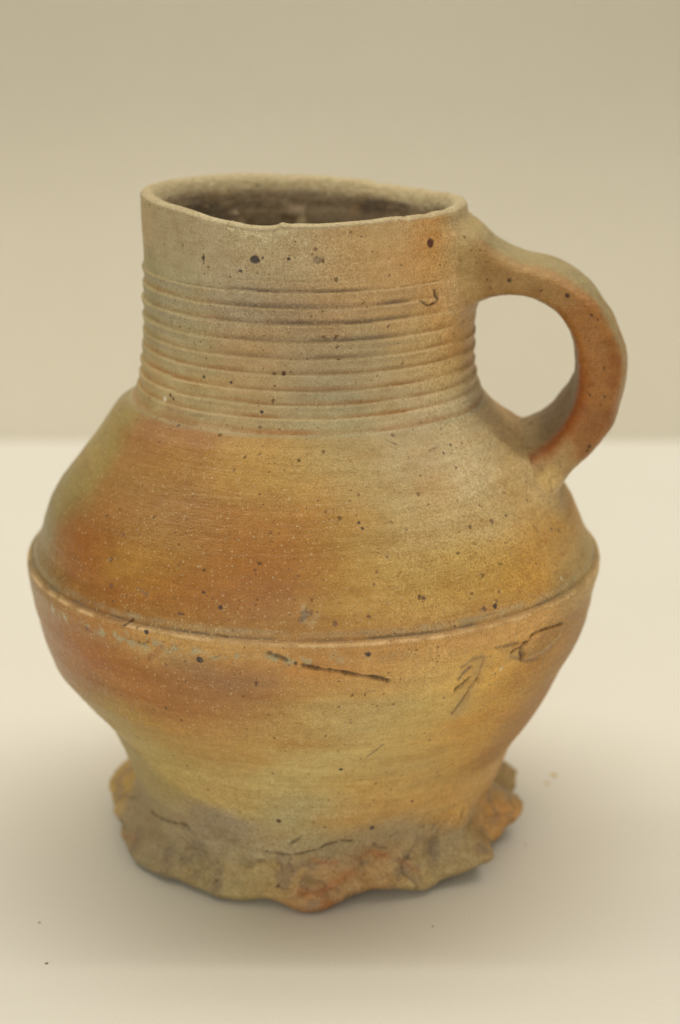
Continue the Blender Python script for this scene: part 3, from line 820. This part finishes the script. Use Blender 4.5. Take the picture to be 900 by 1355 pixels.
# handle colour: grey-olive on the outer strap face, rusty orange on the near edge, dull brown inside the loop
S = np.repeat(np.linspace(0, 1, nh)[:, None], na, 1)
side = -sx[None, :] * np.ones_like(S)          # +1 near edge (towards the camera)
face = sy[None, :] * np.ones_like(S)           # +1 outer face, -1 inside of the loop
wn1 = .25 * fbm(Ph, 150, 3, 210)
near = smooth(.55, .93, side + wn1 * .6)
Hc = np.ones(S.shape + (3,)) * (srgb((142, 124, 82)) / LIGHT)
lowpart = smooth(.42, .58, S + wn1 * .3)
Hc = mixc(Hc, srgb((158, 118, 68)) / LIGHT, lowpart * (1 - smooth(.75, .92, S)) * .75)
Hc = mixc(Hc, srgb((124, 104, 72)) / LIGHT, smooth(.1, .7, -face))
edgec = srgb((150, 99, 46)) / LIGHT * np.ones_like(Hc)
edgec = mixc(edgec, srgb((150, 114, 64)) / LIGHT, 1 - smooth(.30, .44, S + wn1 * .3))
edgec = mixc(edgec, srgb((164, 132, 82)) / LIGHT, smooth(.68, .76, S + wn1 * .3))
edgec = mixc(edgec, srgb((126, 80, 36)) / LIGHT, .5 * smooth(.1, .5, fbm(Ph, 160, 3, 211)))
Hc = Hc * (1 - near[..., None]) + edgec * near[..., None]
crestm = np.exp(-((side - .80) / .16) ** 2) * smooth(-.2, -.7, face) * smooth(.45, .6, S)
Hc = mixc(Hc, srgb((146, 76, 32)) / LIGHT, crestm * .85)
Hc = mixc(Hc, srgb((168, 150, 108)) / LIGHT, smooth(.25, .9, hb / KB) * .6 * (.6 + .4 * noise(Ph, 120, 81)))
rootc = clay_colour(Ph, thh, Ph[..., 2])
lh = rootc.mean(-1, keepdims=True)
rootc = np.clip(lh + (rootc - lh) * 1.02, .01, 1) * np.array([1.0, .99, .95]) * .93
Hc = mixc(Hc, rootc, smooth(.12, .75, hb / KB) * np.where(S < .5, 1, .9 - .6 * smooth(-.1, -.6, face)))
Hc = mixc(Hc, srgb((150, 80, 34)) / LIGHT, crestm * smooth(.70, .80, S) * .7 * (.6 + .6 * noise(Ph, 500, 215)))
Hc = mixc(Hc, srgb((134, 74, 34)) / LIGHT, .5 * smooth(.2, .5, fbm(Ph, 300, 3, 212)) * near * smooth(.35, .5, S) * (1 - smooth(.6, .7, S)))
Hc = mixc(Hc, srgb((128, 98, 58)) / LIGHT, smooth(.80, .92, S) * smooth(-.2, .6, side) * .6 * (.7 + .4 * noise(Ph, 300, 216)))
Hc = mixc(Hc, srgb((78, 62, 42)) / LIGHT, .5 * np.exp(-((fbm(Ph, (160, 160, 160), 3, 217)) / .05) ** 2) * smooth(.74, .86, S) * (S > .7))
# iron spots and nicks on the near edge: (along, across angle, radius mm)
for s0, a0, rad, dk in HSPOTS:
    i0, j0 = int(s0 * nh), int(a0 * na)
    p0 = Ph[i0, j0]
    d = np.linalg.norm(Ph - p0, axis=-1) * 1000 + .2 * noise(Ph, 1200, 213)
    Hc = mixc(Hc, srgb(dk) / LIGHT, (1 - smooth(rad * .7, rad * 1.15, d)) * .85)
    Ph = Ph - nrm * (.00025 * (1 - smooth(rad * .3, rad, d)))[..., None]
Hc = Hc * np.array([.97, .95, .84])
Hm = np.stack([.12 + .15 * near, .45 + 0 * S, .25 + 0 * S], -1)
handle = link_grid('handle', Ph[:, ::-1], np.clip(Hc[:, ::-1], .01, .9), Hm[:, ::-1], CLAY, jug, True)

# ------------------------------------------------------------------ table and wall


def cream_material(name, base, rough, grain_scale, bump):
    m = bpy.data.materials.new(name)
    m.use_nodes = True
    nt = m.node_tree
    L = nt.links.new
    bsdf = nt.nodes['Principled BSDF']
    tc = node(nt, 'ShaderNodeTexCoord')
    n1 = node(nt, 'ShaderNodeTexNoise')
    n1.inputs['Scale'].default_value = grain_scale
    n1.inputs['Detail'].default_value = 4
    n2 = node(nt, 'ShaderNodeTexNoise')
    n2.inputs['Scale'].default_value = 9
    n2.inputs['Detail'].default_value = 3
    for n in (n1, n2):
        L(tc.outputs['Object'], n.inputs['Vector'])
    mx = node(nt, 'ShaderNodeMix', data_type='RGBA')
    L(n2.outputs['Fac'], mx.inputs[0])
    mx.inputs[6].default_value = (base[0] * .97, base[1] * .965, base[2] * .95, 1)
    mx.inputs[7].default_value = (min(base[0] * 1.03, .9), min(base[1] * 1.03, .9), base[2] * 1.05, 1)
    mx2 = node(nt, 'ShaderNodeMix', data_type='RGBA', blend_type='MULTIPLY')
    mx2.inputs[0].default_value = .10
    L(mx.outputs[2], mx2.inputs[6])
    L(n1.outputs['Fac'], mx2.inputs[7])
    L(mx2.outputs[2], bsdf.inputs['Base Color'])
    bsdf.inputs['Roughness'].default_value = rough
    bsdf.inputs['Specular IOR Level'].default_value = .3
    b = node(nt, 'ShaderNodeBump')
    b.inputs['Distance'].default_value = bump
    b.inputs['Strength'].default_value = .5
    L(n1.outputs['Fac'], b.inputs['Height'])
    L(b.outputs[0], bsdf.inputs['Normal'])
    return m


def box(name, x0, x1, y0, y1, z0, z1, mat):
    me = bpy.data.meshes.new(name)
    vs = [(x, y, z) for x in (x0, x1) for y in (y0, y1) for z in (z0, z1)]
    me.from_pydata(vs, [], [(0, 1, 3, 2), (4, 6, 7, 5), (0, 4, 5, 1), (2, 3, 7, 6), (0, 2, 6, 4), (1, 5, 7, 3)])
    me.materials.append(mat)
    o = bpy.data.objects.new(name, me)
    col.objects.link(o)
    o['kind'] = 'structure'
    return o


TABLE = cream_material('cream_table_laminate', (.85, .86, .875), .5, 1400, .00006)
WALL = cream_material('cream_backdrop_card', (.69, .665, .61), .8, 500, .0001)
box('table', -.55, .55, -.34, .398, -.03, 0, TABLE)
# the backdrop: a thin sheet that stands behind the table; its bend is added so the foot catches more light
prof = []
for k in range(41):
    zz_ = -.12 + 1.3 * (k / 40) ** 1.6
    lean = 1.15 - 1.30 * float(smooth(-.04, .20, zz_))
    prof.append([zz_, lean])
yy_ = .401 + .0
pts_ = []
for k, (zz_, lean) in enumerate(prof):
    if k:
        yy_ += lean * (zz_ - prof[k - 1][0])
    pts_.append((yy_, zz_))
y0_ = np.interp(0, [p[1] for p in pts_], [p[0] for p in pts_])
pts_ = [(y - y0_ + .402, z_) for y, z_ in pts_]
vs_ = []
for x_ in (-.9, .9):
    vs_ += [(x_, y, z_) for y, z_ in pts_] + [(x_, y + .004, z_) for y, z_ in pts_]
n_ = len(pts_)
fs_ = []
for k in range(n_ - 1):
    fs_.append((k, k + 1, 2 * n_ + k + 1, 2 * n_ + k))
    fs_.append((n_ + k + 1, n_ + k, 3 * n_ + k, 3 * n_ + k + 1))
    fs_.append((k + 1, k, n_ + k, n_ + k + 1))
    fs_.append((2 * n_ + k, 2 * n_ + k + 1, 3 * n_ + k + 1, 3 * n_ + k))
fs_.append((0, 2 * n_, 3 * n_, n_))
fs_.append((2 * n_ - 1, 4 * n_ - 1, 3 * n_ - 1, n_ - 1))
me = bpy.data.meshes.new('backdrop')
me.from_pydata(vs_, [], fs_)
for i_, p_ in enumerate(me.polygons):
    p_.use_smooth = i_ % 4 == 0 and i_ < 4 * (n_ - 1)
me.materials.append(WALL)
backdrop = bpy.data.objects.new('backdrop', me)
col.objects.link(backdrop)
backdrop['kind'] = 'structure'


# ------------------------------------------------------------------ crumbs of dirt lying on the table
def crumb(x, y, r, rgb, label, seed, flat=.5):
    rng = np.random.default_rng(seed)
    me = bpy.data.meshes.new('crumb')
    vs, fs = [(0, 0, r * flat)], []
    for k, (rr, zz) in enumerate(((.6, .8), (1.0, .35), (.9, .0))):
        for j in range(8):
            a = j * math.pi / 4
            q = r * rr * rng.uniform(.7, 1.25)
            vs.append((q * math.cos(a), q * math.sin(a), r * flat * zz * rng.uniform(.7, 1.2) + .00002))
    for j in range(8):
        fs.append((0, 1 + j, 1 + (j + 1) % 8))
        for k in (0, 1):
            fs.append((1 + k * 8 + j, 9 + k * 8 + j, 9 + k * 8 + (j + 1) % 8, 1 + k * 8 + (j + 1) % 8))
    me.from_pydata(vs, [], fs)
    m = bpy.data.materials.new('crumb_clay')
    m.use_nodes = True
    nt = m.node_tree
    n1 = node(nt, 'ShaderNodeTexNoise')
    n1.inputs['Scale'].default_value = 1500
    mx = node(nt, 'ShaderNodeMix', data_type='RGBA')
    nt.links.new(n1.outputs['Fac'], mx.inputs[0])
    b = tuple(srgb(rgb))
    mx.inputs[6].default_value = (b[0] * .7, b[1] * .7, b[2] * .7, 1)
    mx.inputs[7].default_value = (b[0] * 1.2, b[1] * 1.2, b[2] * 1.2, 1)
    nt.links.new(mx.outputs[2], nt.nodes['Principled BSDF'].inputs['Base Color'])
    nt.nodes['Principled BSDF'].inputs['Roughness'].default_value = .8
    me.materials.append(m)
    o = bpy.data.objects.new('crumb', me)
    o.location = (x, y, 0)
    col.objects.link(o)
    o['label'] = label
    o['category'] = 'crumb'
    o['group'] = 'crumbs on the table'
    return o


crumb(-.0686, -.0744, .00042, (122, 108, 82), 'dark grit crumb nearest the lower left corner of the table', 1)
crumb(-.0731, -.0547, .00033, (146, 130, 100), 'small brown crumb left of the jug, just behind the dark grit crumb', 2)
crumb(.0582, .0259, .0008, (212, 182, 130), 'pale ochre flake right of the jug foot, the nearer and smaller of two', 3, .15)
crumb(.0606, .0315, .0011, (216, 190, 140), 'pale ochre flake right of the jug foot, the farther and larger of two', 4, .12)
crumb(.0225, -.0566, .00028, (122, 108, 82), 'tiny dark crumb on the table in front of the rust-stained foot', 5)
crumb(.0487, -.0125, .00028, (136, 120, 92), 'tiny brown crumb close to the pointed lobe at the right of the foot', 6)
